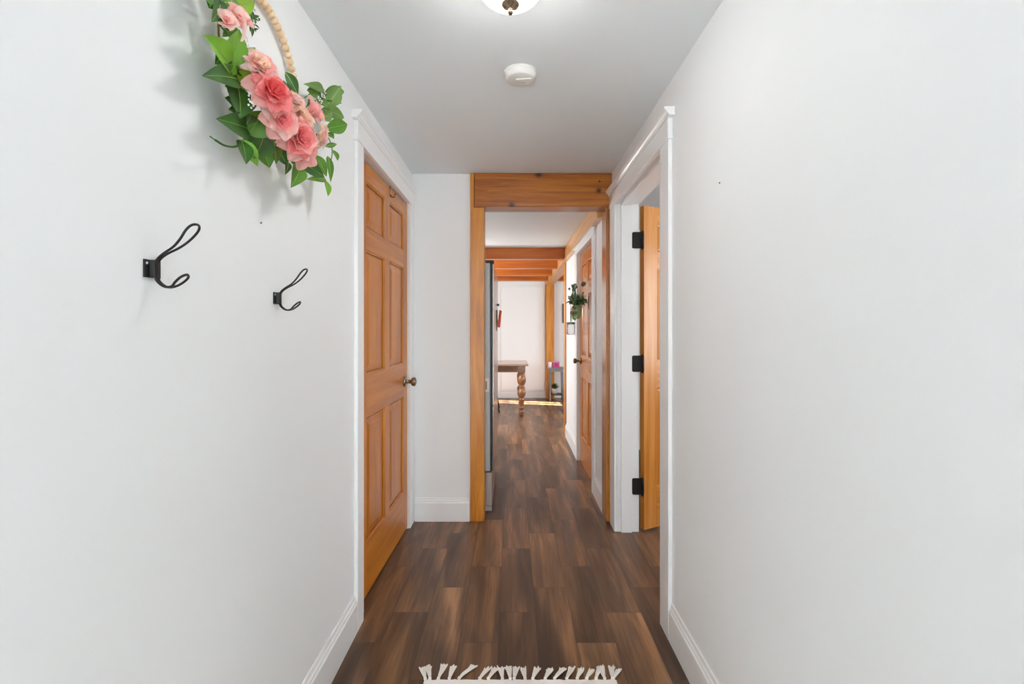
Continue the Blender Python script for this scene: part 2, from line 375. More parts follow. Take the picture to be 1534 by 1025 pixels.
# ------------------------------------------------------------------ door casings
def casing(name, x, s, y0, y1, ztop, zfr, zcap, near_w, far_w, jamb_to, label, stop=None, cap_far=.0):
    """x wall face, s = direction out of the wall; opening y0..y1; jamb_to = x at back of jamb"""
    r = empty(name, (0, 0, 0))
    t = .017
    for (a, b) in ((y0 - near_w, y0), (y1, y1 + far_w)):
        m = MB()
        xs = sorted((x, x + s * t)); m.box(xs[0], xs[1], a, b, 0, ztop)
        m.build('side_casing', TRIM, r, bevel=.003)
    xs = sorted((x, x + s * .020)); MB().box(xs[0], xs[1], y0 - near_w - .004, y1 + far_w - .002, ztop, zfr).build('header_board', TRIM, r, bevel=.002)
    prof = [(0, zfr), (.022, zfr), (.024, zfr + .006), (.028, zfr + .009), (.034, zfr + .018), (.042, zfr + .023), (.042, zcap), (0, zcap)]
    MB().prism([(x + s * a, b) for a, b in prof], 'Y', y0 - near_w - .028, y1 + far_w - .002 + cap_far).build('cap_molding', TRIM, r)
    m = MB(); xs = sorted((x, jamb_to))
    m.box(xs[0], xs[1], y0 - .018, y0 - .0005, 0, ztop).box(xs[0], xs[1], y1 + .0005, y1 + .018, 0, ztop).box(xs[0], xs[1], y0 - .018, y1 + .018, ztop + .0005, ztop + .018)
    m.build('jamb', TRIM, r)
    if stop:
        m = MB(); xs = sorted(stop)
        m.box(xs[0], xs[1], y0, y0 + .012, 0, ztop - .012).box(xs[0], xs[1], y1 - .012, y1, 0, ztop - .012).box(xs[0], xs[1], y0, y1, ztop - .012, ztop)
        m.build('door_stop', TRIM, r)
    struct(r, label, 'door casing')
    return r
casing('trim_1', XL, 1, DL0, DL1, 2.016, 2.096, 2.13, .075, .10, XL - .13, 'white casing with crown cap around the closed six-panel door')
casing('trim_2', XR, -1, DR0, DR1, 2.0, 2.083, 2.115, .105, .135, .77, 'white casing with crown cap around the doorway of the open pine door', stop=(.66, .725))
casing('trim_3', KX, -1, CD0, CD1, 1.93, 1.975, 1.984, .098, .09, .77, 'white casing around the kitchen closet door')

# ------------------------------------------------------------------ six panel doors
def six_panel(name, W, Hd, T, cols, rows, mv, mh, loc, rz, label, both=True):
    """local: x along width from hinge, y thickness 0..T (visible face at y=0 looking -y), z up"""
    r = empty(name, loc, rz)
    (a0, a1), (b0, b1) = cols
    for (x0, x1) in ((0, a0), (b1, W)):
        MB().box(x0, x1, 0, T, 0, Hd).build('stile', mv, r)
    zs = [0] + [z for row in rows for z in row] + [Hd]
    for i in range(0, len(zs), 2):
        MB().box(a0, b1, 0, T, zs[i], zs[i + 1]).build('rail', mh, r)
    for (z0, z1) in rows:
        MB().box(a1, b0, 0, T, z0, z1).build('mullion', mv, r)
        for (x0, x1) in cols:
            m = MB()
            for (ys, sg) in ((0, 1), (T, -1)):
                rings = []
                for ins, dep in ((0, .0), (.002, .004), (.008, .006), (.0085, .0165), (.0135, .0165), (.014, .011), (.045, .005), (.047, .004)):
                    y = ys + sg * dep
                    rings.append([m.bm.verts.new(p) for p in ((x0 + ins, y, z0 + ins), (x1 - ins, y, z0 + ins), (x1 - ins, y, z1 - ins), (x0 + ins, y, z1 - ins))])
                for A, B in zip(rings, rings[1:]):
                    for k in range(4): m.face([A[k], A[(k + 1) % 4], B[(k + 1) % 4], B[k]])
                m.face(rings[-1])
            m.build('panel', mv, r)
    struct(r, label, 'door')
    return r
def knob(parent, x, z, y=0, s=-1, mat=NICKEL, k=1.0):
    c = (x, y, z); ax = (0, s, 0)
    o = MB().lathe([(0, 0), (.032 * k, 0), (.033 * k, .003), (.030 * k, .008), (.018 * k, .012), (.011 * k, .016), (.011 * k, .036), (.014 * k, .040), (.024 * k, .046), (.028 * k, .056), (.025 * k, .066), (.014 * k, .071), (0, .072)], c, ax, 28).build('door_knob', mat, parent)
    o['label'] = 'satin nickel knob' if mat is NICKEL else 'bronze knob'
def hinge_on(parent, x, z, y):
    m = MB().tube([(x, y, z - .05), (x, y, z + .05)], .006, 12).ball((x, y, z + .053), .006).ball((x, y, z - .053), .006)
    m.box(x, x + .004, y, y + .03, z - .045, z + .045)
    o = m.build('hinge', HINGE, parent); o['label'] = 'black hinge'

# left, closed (very slightly ajar): hinge at near side, local +x -> world +Y ; face looks to +X
WL = .825
ang = math.atan2(.98, .030)       # along +Y drifting to +X
d1 = six_panel('door_1', WL, 2.0, .035, ((.105, .378), (.460, .738)), ((.245, .825), (1.02, 1.60), (1.70, 1.92)), DOORV, DOORH, (-.6795, 2.012, .008), ang,
               'closed orange fir six-panel door in the wall with the coat hooks')
# six_panel's y=0 face must look to +X: with rotation ~90deg local -y -> +X  (good)
knob(d1, WL - .062, .91)
for z in (.28, 1.02, 1.74): hinge_on(d1, -.003, z, -.004)
# filler jamb at the hinge side
struct(MB().box(-.76, -.652, 1.945, 2.004, 0, 2.016).build('trim_4', TRIM), 'white hinge jamb inside the closed six-panel door casing', 'trim')

# right, open pine door: hinge at the far jamb, swung into the side room
dirv = (.89, .455)
d2 = six_panel('door_2', .80, 1.975, .035, ((.105, .360), (.440, .695)), ((.245, .86), (1.02, 1.60), (1.70, 1.87)), PINEV, PINEH, (.800, 2.782, .014), math.atan2(dirv[1], dirv[0]),
               'open pale pine door on black hinges swung into the side room')
knob(d2, .74, .9); 
for z in (1.779, 1.026, .278):
    m = MB()
    m.tube([(-.008, .004, z - .064), (-.008, .004, z + .036)], .0065, 12)
    for q in (-.066, .038): m.ball((-.008, .004, z + q), .0065)
    m.box(-.0045, -.0005, -.001, .030, z - .060, z + .032)
    o = m.build('hinge', HINGE, d2); o['label'] = 'black hinge'
# hinge leaves on the jamb (belong to the casing)
jr = bpy.data.objects['trim_2']
for z in (1.779, 1.026, .278):
    pr = [(.790, z - .05), (.790, z + .05)]
    for (cx_, cz_, a0) in ((.738, z + .040, 90), (.738, z - .040, 180)):
        pr += [(cx_ + .010 * math.cos(math.radians(a0 + 15 * k)), cz_ + .010 * math.sin(math.radians(a0 + 15 * k))) for k in range(7)]
    m = MB().prism(pr, 'Y', 2.785, 2.7895)
    o = m.build('hinge_plate', HINGE, jr); o['label'] = 'black hinge leaf'

# closet door in the kitchen (knob at its far edge)
d3 = six_panel('door_3', .808, 1.91, .035, ((.10, .36), (.45, .71)), ((.24, .78), (.98, 1.52), (1.62, 1.80)), CLOV, CLOH, (.630, 4.277, .012), -PI / 2,
               'closed orange closet door hung with a bunch of greenery')
knob(d3, .06, .925, mat=BRONZE, k=.9)
# white door in the far wall
r = empty('door_4', (.18, 8.07, 0))
MB().box(-.39, .39, -.028, 0, .13, 1.98).build('leaf', TRIM, r, bevel=.004)
MB().box(-.375, .375, -.034, -.0285, .16, 1.95).build('panel', WALL, r, bevel=.003)
struct(r, 'wide plain white door panel in the far wall behind the table', 'door')
r = empty('trim_5', (0, 8.07, 0))
MB().box(-.30, -.215, -.025, 0, 0, 1.97).build('side_casing', TRIM, r, bevel=.003)
MB().box(-.315, -.20, -.045, 0, 1.97, 2.0).build('cap_molding', TRIM, r, bevel=.004)
struct(r, 'white pilaster casing with small cap left of the white far door', 'trim')
struct(MB().box(-.21, .575, 8.05, 8.07, 0, .10).build('baseboard_far_door', TRIM), 'white baseboard under the far white door panel', 'baseboard')

# ------------------------------------------------------------------ posts, beams, joists
m = MB().prism([(-.272, .001), (-.183, .001), (-.183, 2.018), (-.248, 2.018), (-.248, H - .001), (-.272, H - .001)], 'Y', 2.932, 3.07)
tag(m.build('wooden_post', POSTZ, bevel=.003), 'honey pine post carrying the beam beside the narrow white wall', 'post')
tag(MB().box(.599, .77, 2.932, 3.07, .001, 2.018).build('wooden_post', POSTD, bevel=.003), 'darker pine post carrying the beam beside the open pine door casing', 'post')
o = MB().box(-.442, .44, -.07, .07, -.108, .1085).build('wooden_beam', BEAMX, bevel=.004, loc=(.196, 2.997, 2.128))
tag(o, 'thick knotty pine beam across the top of the hall opening', 'beam')
BX0, BX1, BZ = .565, .71, 1.985
m = MB().box(BX0, KX - .001, 3.075, 5.215, BZ, HK - .001).box(BX0, BX1, 5.22, 8.065, BZ, HK - .001)
tag(m.build('carrier_beam', BEAMY, bevel=.003), 'long pale pine beam running along the kitchen wall to the far post', 'beam')
for i, Y in enumerate((4.96, 5.74, 6.52, 7.30)):
    o = MB().box(-3.09, BX0 - .001, 0, .11, BZ + .004, HK - .001).build('ceiling_joist', JOISTX, bevel=.003, loc=(0, Y, 0))
    tag(o, ('nearest of the orange ceiling joists, just above the fridge', 'second orange ceiling joist counted from the fridge side', 'third orange ceiling joist counted from the fridge side', 'farthest orange ceiling joist, in front of the white far wall')[i], 'joist', 'orange kitchen ceiling joists')
for i, Y in enumerate((6.52, 7.30)):
    o = MB().box(BX1 + .001, 2.99, 0, .11, BZ + .004, HK - .001).build('ceiling_joist', JOISTX, bevel=.003, loc=(0, Y, 0))
    tag(o, ('nearer joist beyond the carrier beam, right of the far post', 'farther joist beyond the carrier beam, right of the far post')[i], 'joist', 'joists right of the carrier beam')
tag(MB().box(.585, .722, 7.92, 8.068, .001, BZ - .001).build('wooden_post', POSTZ, bevel=.003), 'orange wooden post at the far wall under the carrier beam end', 'post')
tag(MB().box(.598, .705, 5.222, 5.36, .001, BZ - .001).build('wooden_post', POSTZ, bevel=.003), 'slim wooden post closing the end of the kitchen wall', 'post')

# ================================================================== HALL THINGS
# ceiling lamp
LX, LY = -.006, 1.262
r = empty('ceiling_light', (LX, LY, H))
MB().lathe([(0, 0), (.075, 0), (.085, -.010), (.0905, -.030), (.0910, -.052), (.0890, -.052), (.0885, -.045), (0, -.045)], n=40).build('base_pan', NICKEL, r)  # pan widened out of view to shield the ceiling from the bowl's light
GLOW = glow('lamp_glass', (1, .985, .955, 1), 56.0)
prof = [(.087, -.046)] + [(.088 * math.cos(a), -.050 - .045 * math.sin(a)) for a in [i * PI / 2 / 10 for i in range(11)]]
prof[-1] = (0.0, prof[-1][1])
MB().lathe(prof, n=48).build('glass_shade', GLOW, r)['label'] = 'frosted glowing glass bowl'
o = MB().lathe([(0, -.0935), (.024, -.0945), (.0255, -.098), (.024, -.101), (.020, -.103), (.012, -.106), (.0065, -.110), (.006, -.113), (.008, -.117), (.008, -.121), (.005, -.125), (0, -.1265)], n=24).build('finial', NICKEL, r)
o['label'] = 'nickel finial'
tag(r, 'round flush ceiling lamp with glowing glass bowl and nickel finial', 'ceiling light')

# smoke detector
r = empty('smoke_detector', (.030, 1.775, H))
MB().lathe([(0, 0), (.064, 0), (.064, -.006), (.062, -.008), (0, -.008)], n=48).build('mounting_base', PLASTIC, r)
MB().lathe([(.060, -.008), (.060, -.012), (.058, -.020), (.054, -.028), (.050, -.030), (0, -.030)], n=48).build('cover', PLASTIC, r)
m = MB().prism([(-.018, -.012), (.040, -.018), (.044, -.008), (.036, .020), (.026, .026), (-.012, .018)], 'Z', -.0335, -.030)
o = m.build('test_button', PLASTIC, r, bevel=.0015)
m = MB()
for k, (w, g) in enumerate(((.006, 0), (.003, .008), (.004, .013), (.003, .019), (.005, .024), (.004, .031))):
    m.box(-.016 + g, -.016 + g + w, .005 + g * .12, .009 + g * .12, -.0345, -.0334)
m.build('embossed_marking', plain('grey_marking', rgb(150, 148, 145), .5), o)
tag(r, 'round white smoke detector on the hall ceiling', 'smoke detector')

# over-door hook on the left door
r = empty('over_door_hook', (0, 0, 0))
mw = Matrix.Translation((-.6795, 2.012, .008)) @ Matrix.Rotation(ang, 4, 'Z')
m = MB()
m.box(.457, .475, -.0025, -.0005, 1.955, 2.003).box(.457, .475, -.0025, .037, 2.0005, 2.003)
pts = [(.466, -.003, 1.957), (.466, -.010, 1.948), (.466, -.022, 1.946), (.466, -.030, 1.953), (.466, -.031, 1.962)]
m.tube(pts, [.005, .005, .005, .0055, .006], 8)
o = m.build('hook', NICKEL, r)
r.matrix_world = mw
tag(r, 'small metal hook hung over the top of the closed six-panel door', 'hook')

# coat hooks
def spline(pts, n=6):
    pts = [Vector(p) for p in pts]; out = []
    for i in range(len(pts) - 1):
        p0 = pts[max(i - 1, 0)]; p1 = pts[i]; p2 = pts[i + 1]; p3 = pts[min(i + 2, len(pts) - 1)]
        for k in range(n):
            t = k / n
            out.append(.5 * ((2 * p1) + (p2 - p0) * t + (2 * p0 - 5 * p1 + 4 * p2 - p3) * t * t + (3 * p1 - p0 - 3 * p2 + p3) * t ** 3))
    out.append(pts[-1]); return out
def coat_hook(y, z, label):
    r = empty('coat_hook', (XL, y, z))
    m = MB().box(.0005, .003, -.019, -.006, -.016, .016).box(.0005, .003, .006, .019, -.016, .016)
    m.prism([(.0005, -.006), (.003, -.0075), (.0115, -.006), (.0125, 0), (.0115, .006), (.003, .0075), (.0005, .006)], 'Z', -.016, .016)
    m.build('mounting_plate', BLACK, r, bevel=.0006)
    for s in (-1, 1):
        MB().lathe([(0, .0046), (.0022, .0042), (.0030, .003), (.003, .0028)], (0, s * .0125, .009), (1, 0, 0), 12).build('screw', ZINC, r)['label'] = 'zinc screw head'
    up = []
    side = [(.009, .003, -.014), (.010, .003, .008), (.014, .003, .018), (.026, .004, .028), (.045, .007, .039), (.060, .011, .052), (.073, .014, .068), (.080, .010, .077), (.083, 0, .080)]
    other = [(a, -b, c) for a, b, c in side[:-1]][::-1]
    MB().tube(spline(side + other), .0022, 8).build('upper_prong', BLACK, r)
    side = [(.009, .003, .010), (.010, .003, -.014), (.015, .003, -.024), (.027, .003, -.032), (.040, .004, -.031), (.050, .009, -.024), (.060, .009, -.015), (.065, 0, -.010)]
    other = [(a, -b, c) for a, b, c in side[:-1]][::-1]
    MB().tube(spline(side + other), .0022, 8).build('lower_prong', BLACK, r)
    tag(r, label, 'coat hook', 'black wire coat hooks')
coat_hook(.822, 1.354, 'black looped wire coat hook farther from the six-panel door')
coat_hook(1.258, 1.329, 'black looped wire coat hook nearer the six-panel door, below the wreath')
for (px, py, X, ax, lab) in ((390, 334, XL, 1, 'tiny grey nail in the white wall under the pink wreath'), (1079, 274, XR, -1, 'tiny nail in the bare white wall opposite the wreath')):
    p = at(px, py, X=X)
    o = MB().lathe([(0, .004), (.0022, .0036), (.0024, .002), (.0012, .0015), (.0012, -.004), (0, -.004)], (0, 0, 0), (ax, 0, 0), 10).build('nail', plain('nail_grey', rgb(120, 118, 112), .5, metal=.5) if ax > 0 else TWIG, loc=(X, p.y, p.z))
    tag(o, lab, 'nail')

# rug with fringe
r = empty('rug', (.027, .95, 0))
m = MB(); NX, NY = 44, 60
rows = []
for j in range(NY + 1):
    y = -.72 + 1.38 * j / NY
    rows.append([(-.338 + .676 * i / NX, y + .0015 * math.sin(i * 2.1), .0075 + .0012 * ((i + j) % 2)) for i in range(NX + 1)])
m.grid(rows)
m.box(-.338, .338, -.72, .66, .0005, .0065)
m.build('woven_body', CREAM, r)
rnd = random.Random(3)
FR = [(155, 140, 95), (185, 175, 85), (240, 280, 78), (310, 338, 82), (372, 470, 78), (505, 560, 95), (560, 608, 95), (650, 640, 92), (700, 690, 92), (725, 738, 92), (795, 782, 95), (845, 872, 95), (925, 955, 105), (985, 1040, 98), (1062, 1095, 95), (1130, 1155, 102), (1190, 1222, 105), (1250, 1275, 82), (1305, 1280, 90), (1355, 1345, 88), (1362, 1395, 102)]
for bx, tx, ty in FR:
    b = at(600 + bx / 4.26, 1021.5, Y=1.609); x0 = b.x - .027; yb = .660
    Yt = F * EYE / (980 + ty / 4.26 - CY); xt = (600 + tx / 4.26 - CX) / F * Yt - .027; yt = Yt - .95
    m = MB().ball((x0, yb + .006, .008), .0065, 8, 5)
    for k in range(7):
        q = (k - 3) / 3
        m.tube(spline([(x0, yb + .004, .008), (x0 + (xt - x0) * .25 + q * .004, yb + (yt - yb) * .35, .006 + .003 * rnd.random()), (x0 + (xt - x0) * .75 + q * .008, yb + (yt - yb) * .75, .004 + .003 * rnd.random()), (xt + q * .011 + .003 * rnd.uniform(-1, 1), yt + .006 * rnd.uniform(-1, 1), .003 + .004 * rnd.random())], 4), [.0030] * 12 + [.0019], 5)
    m.build('tassel', CREAM, r)
tag(r, 'cream woven rug with knotted cotton fringe on the dark floor', 'rug')

# ------------------------------------------------------------------ pink floral wreath on the left wall
HC, HR = Vector((-.634, 1.16, 1.90)), .175
WR = empty('wreath', (XL, HC.y, HC.z))
def W(v): return Vector(v) - Vector((XL, HC.y, HC.z))
c0 = W(HC)
ring = [c0 + Vector((0, HR * math.cos(a), HR * math.sin(a))) for a in [2 * PI * k / 64 for k in range(65)]]
hoop = MB().tube(ring, .0022, 6).build('bead_hoop', TWIG, WR); hoop['label'] = 'hoop strung with pale wooden beads'
a = math.radians(-10)
while a < math.radians(160):
    p = c0 + Vector((0, HR * math.cos(a), HR * math.sin(a)))
    tdir = Vector((0, -math.sin(a), math.cos(a)))
    MB().lathe([(.002, -.0085), (.007, -.0075), (.0105, -.003), (.0108, 0), (.0105, .003), (.007, .0075), (.002, .0085)], p, tdir, 14).build('bead', BEAD, hoop)
    a += .0178 / HR
def wc(cx, cy, X): return W(at(240 + cx / 3.417, cy / 3.417, X=X))
rw = random.Random(11)
def wleaf(name, mat, bx, by, tx, ty, w, xb=-.612, xt=-.585, fold=.16, bend=.05, nrm=None, blunt=.80):
    A = wc(bx, by, xb); B = wc(tx, ty, xt)
    Y = (A.y + B.y) / 2 + HC.y
    wid = w / 3.417 * Y / F * 1.15
    view = Vector((0, 0, EYE)) - (Vector((XL, HC.y, HC.z)) + (A + B) / 2)
    n = nrm or (view.normalized() * .8 + Vector((.6, 0, .15)) + Vector((rw.uniform(-.2, .2), rw.uniform(-.2, .2), rw.uniform(-.1, .3))))
    m = MB(); m.leaf(A, B, n, wid, fold, bend, blunt)
    m.tube([A, A + (B - A) * .12], .0014, 5)
    d = B - A; nn = Vector(n); nn = (nn - d.normalized() * nn.dot(d.normalized())).normalized()
    o = m.build(name, mat, WR)
    if wid > .012:      # the paler midrib with a few side veins
        v = MB(); L = d.length; sd = d.normalized().cross(nn)
        mid = lambda t: A + d * t + nn * (bend * L * math.sin(PI * t) + .0006)
        v.tube([mid(.02 + .93 * k / 8) for k in range(9)], [.0011 - .0001 * k for k in range(9)], 5)
        v.build('midrib', RIB, o)
LV = [
 (LEAF_L, 365, 350, 220, 178, 120), (LEAF_D, 400, 408, 213, 388, 100), (LEAF_D, 398, 445, 408, 608, 125), (LEAF_D, 455, 662, 285, 608, 108),
 (LEAF_M, 448, 690, 530, 568, 120), (LEAF_D, 530, 690, 480, 812, 115), (LEAF_L, 418, 715, 500, 852, 60), (LEAF_O, 570, 670, 592, 842, 68),
 (LEAF_L, 365, 335, 405, 150, 95), (LEAF_Y, 400, 355, 486, 243, 90), (LEAF_Y, 392, 372, 492, 462, 92), (LEAF_L, 345, 385, 382, 330, 42), (LEAF_D, 415, 720, 440, 842, 70),
 (LEAF_D, 310, -10, 262, 112, 95), (LEAF_Y, 330, 60, 485, 12, 70), (LEAF_M, 320, 10, 410, 30, 60), (LEAF_D, 250, 40, 300, -30, 60), (LEAF_M, 215, -20, 260, 30, 60),
 (LEAF_D, 640, 370, 705, 490, 55), (LEAF_O, 838, 468, 732, 430, 44), (LEAF_O, 852, 540, 925, 440, 66), (LEAF_M, 845, 470, 942, 468, 44), (LEAF_O, 825, 560, 942, 602, 56),
 (LEAF_M, 848, 660, 958, 636, 62), (LEAF_O, 752, 462, 822, 492, 50), (LEAF_O, 828, 610, 880, 575, 44), (LEAF_M, 850, 680, 890, 712, 36), (LEAF_D, 735, 555, 760, 505, 40),
 (LEAF_M, 716, 850, 668, 962, 72), (LEAF_D, 700, 822, 840, 905, 62), (LEAF_M, 790, 795, 852, 905, 52), (LEAF_L, 846, 925, 858, 1006, 36), (LEAF_M, 842, 918, 746, 918, 34),
 (LEAF_M, 878, 765, 908, 824, 36), (LEAF_M, 858, 800, 872, 935, 32), (LEAF_D, 655, 830, 640, 895, 30), (LEAF_D, 480, 470, 520, 525, 40), (LEAF_D, 460, 560, 440, 640, 60), (LEAF_D, 560, 690, 640, 780, 60),
 (LEAF_O, 800, 500, 860, 555, 40), (LEAF_D, 640, 420, 650, 480, 40), (LEAF_D, 430, 30, 495, 120, 30), (LEAF_D, 450, 110, 470, 190, 26), (LEAF_M, 845, 750, 905, 738, 22), (LEAF_O, 890, 520, 930, 530, 26),
]
for t in LV:
    right = t[1] > 640
    wleaf('leaf', t[0], *t[1:], xb=-.600 if right else -.612, xt=(-.575 if right else -.592) + rw.uniform(-.008, .012))
# curling tendril
m = MB().tube(spline([wc(412, 735, -.60), wc(380, 752, -.595), wc(330, 745, -.59), wc(290, 722, -.59), wc(255, 698, -.59)]), [.0022] * 20 + [.0012] * 5, 6)
m.build('tendril', LEAF_D, WR)
# vine backing through the lower arc
arc = [c0 + Vector((rw.uniform(-.006, .012), HR * math.cos(a) + rw.uniform(-.006, .006), HR * math.sin(a) + rw.uniform(-.006, .006))) for a in [math.radians(232 + i * 5) for i in range(22)]]
MB().tube(spline(arc, 3), .0035, 7).build('vine_backing', TWIG, WR)
# a short cord from the top of the hoop to the wall peg
m = MB().tube(spline([c0 + Vector((0, -.004, HR)), c0 + Vector((-.004, -.002, HR + .02)), c0 + Vector((-.010, 0, HR + .035)), c0 + Vector((-.004, .002, HR + .02)), c0 + Vector((0, .004, HR))], 4), .0012, 5)
m.tube([c0 + Vector((-.0158, 0, HR + .033)), c0 + Vector((.004, 0, HR + .035))], .002, 8)
m.build('hanging_loop', TWIG, WR)
# extra leaves behind the blooms
for (mt, bx, by, tx, ty, w) in ((LEAF_D, 400, 330, 300, 300, 110), (LEAF_D, 430, 560, 330, 500, 100), (LEAF_D, 440, 600, 350, 560, 90), (LEAF_M, 520, 760, 560, 860, 70), (LEAF_D, 380, 200, 300, 130, 80), (LEAF_D, 470, 620, 430, 740, 100), (LEAF_D, 600, 760, 650, 850, 60), (LEAF_M, 380, 130, 320, 190, 60), (LEAF_D, 420, 480, 330, 440, 90), (LEAF_D, 640, 760, 720, 860, 70), (LEAF_D, 330, 250, 280, 330, 80)):
    wleaf('leaf', mt, bx, by, tx, ty, w, xb=-.622, xt=-.612)
# trailing sprig stems
for pts in ([(700, 780), (800, 850), (850, 930)], [(820, 620), (850, 540), (900, 450)], [(850, 680), (880, 760), (870, 850)], [(740, 500), (800, 460), (840, 460)]):
    MB().tube(spline([wc(x, y, -.60) for x, y in pts], 5), .0016, 5).build('stem', STEM, WR)
# small ferny bits
for (cx, cy, rr, n) in ((470, 105, 32, 26), (470, 510, 30, 0), (825, 515, 38, 24)):
    m = MB()
    for k in range(n):
        A = wc(cx + rw.gauss(0, rr * .5), cy + rw.gauss(0, rr * .8), -.59)
        m.leaf(A, A + Vector((rw.uniform(-.004, .012), rw.uniform(-.014, .014), rw.uniform(-.012, .012))), (1, -.4, .3), .006, n=4)
    if n: m.build('fern_tuft', LEAF_D, WR)['kind'] = 'stuff'
for (cx, cy, rr, n) in ((470, 515, 26, 24), (822, 512, 22, 9), (447, 218, 12, 6)):
    m = MB()
    for k in range(n): m.ball(wc(cx + rw.gauss(0, rr * .45), cy + rw.gauss(0, rr), -.575 + rw.uniform(-.006, .006)), .0024, 8, 5)
    o = m.build('berry_cluster', BERRY, WR); o['label'] = 'tiny white berries'; o['kind'] = 'stuff'
def flower(cx, cy, X, R, mats, axis, layers=((7, 1.3, 1.0, 1.1), (7, 1.05, .95, 1.0), (6, .8, .85, .9), (6, .58, .72, .8), (5, .38, .6, .65), (4, .2, .5, .5)), label=None, ph=0, heart=P_DEEP):
    C = wc(cx, cy, X); ax = Vector(axis).normalized(); C = C - ax * R * .45
    m = MB(); k = 0
    for li, (n, tilt, l, w) in enumerate(layers):
        m.mat(mats[min(li, len(mats) - 1)])
        for i in range(n):
            k += 1
            m.petal(C + ax * R * .06 * li, ax, 2 * PI * (i + .5 * (li % 2)) / n + ph + rw.uniform(-.15, .15), tilt * rw.uniform(.9, 1.1), R * l * rw.uniform(.92, 1.08), R * w, .38, .05, rw.uniform(0, 6))
    m.mat(heart); m.ball(C + ax * R * .30, R * .16, 8, 5)
    m.mat(STEM); m.tube([C, C - ax * R * .35], R * .08, 6)
    o = m.build('flower', None, WR)
    if label: o['label'] = label
AX = (.8, -.50, .12)
flower(515, 335, -.565, .044, [P_PALE, P_PALE, P_PINK, P_PEACH], (.7, -.6, .35), label='pale pink rose bloom')
flower(575, 470, -.545, .056, [P_PINK, P_CORAL, P_CORAL, P_DEEP], AX, label='coral pink peony bloom', ph=.6)
flower(622, 612, -.545, .050, [P_PINK, P_PALE, P_PINK, P_CORAL], (.75, -.55, -.15), label='soft pink peony bloom', ph=.2)
flower(690, 512, -.545, .034, [P_PEACH, P_PEACH, P_PALE], (.7, -.4, .4), label='peach bloom')
flower(735, 600, -.540, .040, [P_PEACH, P_PALE, P_PEACH], (.8, -.3, .3), label='pale peach bloom', ph=.9)
flower(790, 570, -.560, .042, [P_PINK, P_CORAL], (.55, .45, .5), ((5, 1.0, 1.1, .9), (4, .6, .9, .8)), label='pink side bloom')
flower(715, 705, -.540, .062, [P_PINK, P_CORAL, P_PINK, P_CORAL], (.8, -.45, -.1), label='large pink peony bloom', ph=.4)
flower(835, 700, -.560, .038, [P_PEACH, P_PALE, P_PALE], (.7, .3, -.1), label='pale cream pink bloom')
flower(735, 800, -.555, .040, [P_PINK, P_PINK], (.55, -.4, -.65), ((5, 1.0, 1.1, .95), (4, .6, .9, .8)), label='drooping pink bloom')
flower(340, 105, -.575, .030, [P_PALE, P_PALE, P_PINK, P_CORAL], (.6, -.7, .1), ((5, .75, 1.0, 1.1), (5, .55, .85, .9), (4, .3, .6, .6)), label='small pale rosebud at the top')
flower(410, 80, -.575, .032, [P_PINK, P_PALE, P_CORAL], (.8, -.4, .3), ((5, 1.1, 1.0, 1.0), (4, .7, .8, .8)), label='small pink bloom at the top')
m = MB().mat(P_PALE); m.petal(wc(415, 90, -.575), (.2, .2, -1), 0, .25, .05, .028, .3, .05); m.build('loose_petal', None, WR)
tag(WR, 'beaded hoop wreath of pink peonies and green leaves on the white wall', 'wreath')

# ================================================================== KITCHEN THINGS
# refrigerator
r = empty('refrigerator', (-.52, 3.55, 0))
x0 = -.52
def fx(x): return x - x0
MB().box(fx(-.86), fx(-.152), -.45, .40, .27, 1.685).build('cabinet', STEEL, r, bevel=.006)
MB().box(fx(-.86), fx(-.139), -.452, .402, .035, .262).build('freezer_base', STEELB, r, bevel=.004)
MB().box(fx(-.151), fx(-.138), -.449, .399, .275, 1.68).build('door_gasket', RUBBER, r)
MB().box(fx(-.1375), fx(-.128), -.450, -.028, .72, 1.68).build('door_panel', STEELF, r, bevel=.004)
MB().box(fx(-.1375), fx(-.128), -.022, .400, .72, 1.68).build('door_panel', STEELF, r, bevel=.004)
MB().box(fx(-.1375), fx(-.128), -.450, .400, .275, .712).build('drawer_panel', STEELF, r, bevel=.004)
MB().box(fx(-.21), fx(-.128), -.44, -.36, 1.686, 1.705).build('hinge_cover', RUBBER, r, bevel=.003)
for yy in (-.43, .375):
    for xx in (-.80, -.165):
        MB().box(fx(xx) - .028, fx(xx) + .024, yy - .02, yy + .02, .001, .034).build('foot', STEELB, r, bevel=.003)
tag(r, 'tall grey refrigerator just past the left wooden post', 'refrigerator')
# plate on the fridge side
r = empty('switch_plate', (-.182, 3.0975, .855))
MB().box(-.022, .022, -.004, .002, -.046, .046).build('cover_plate', PLASTIC, r, bevel=.002)
MB().box(-.008, .008, -.0055, -.0042, -.028, .028).build('insert', plain('insert_grey', rgb(150, 140, 128), .5), r)
tag(r, 'small off-white rectangular plate on the grey fridge side', 'plate')
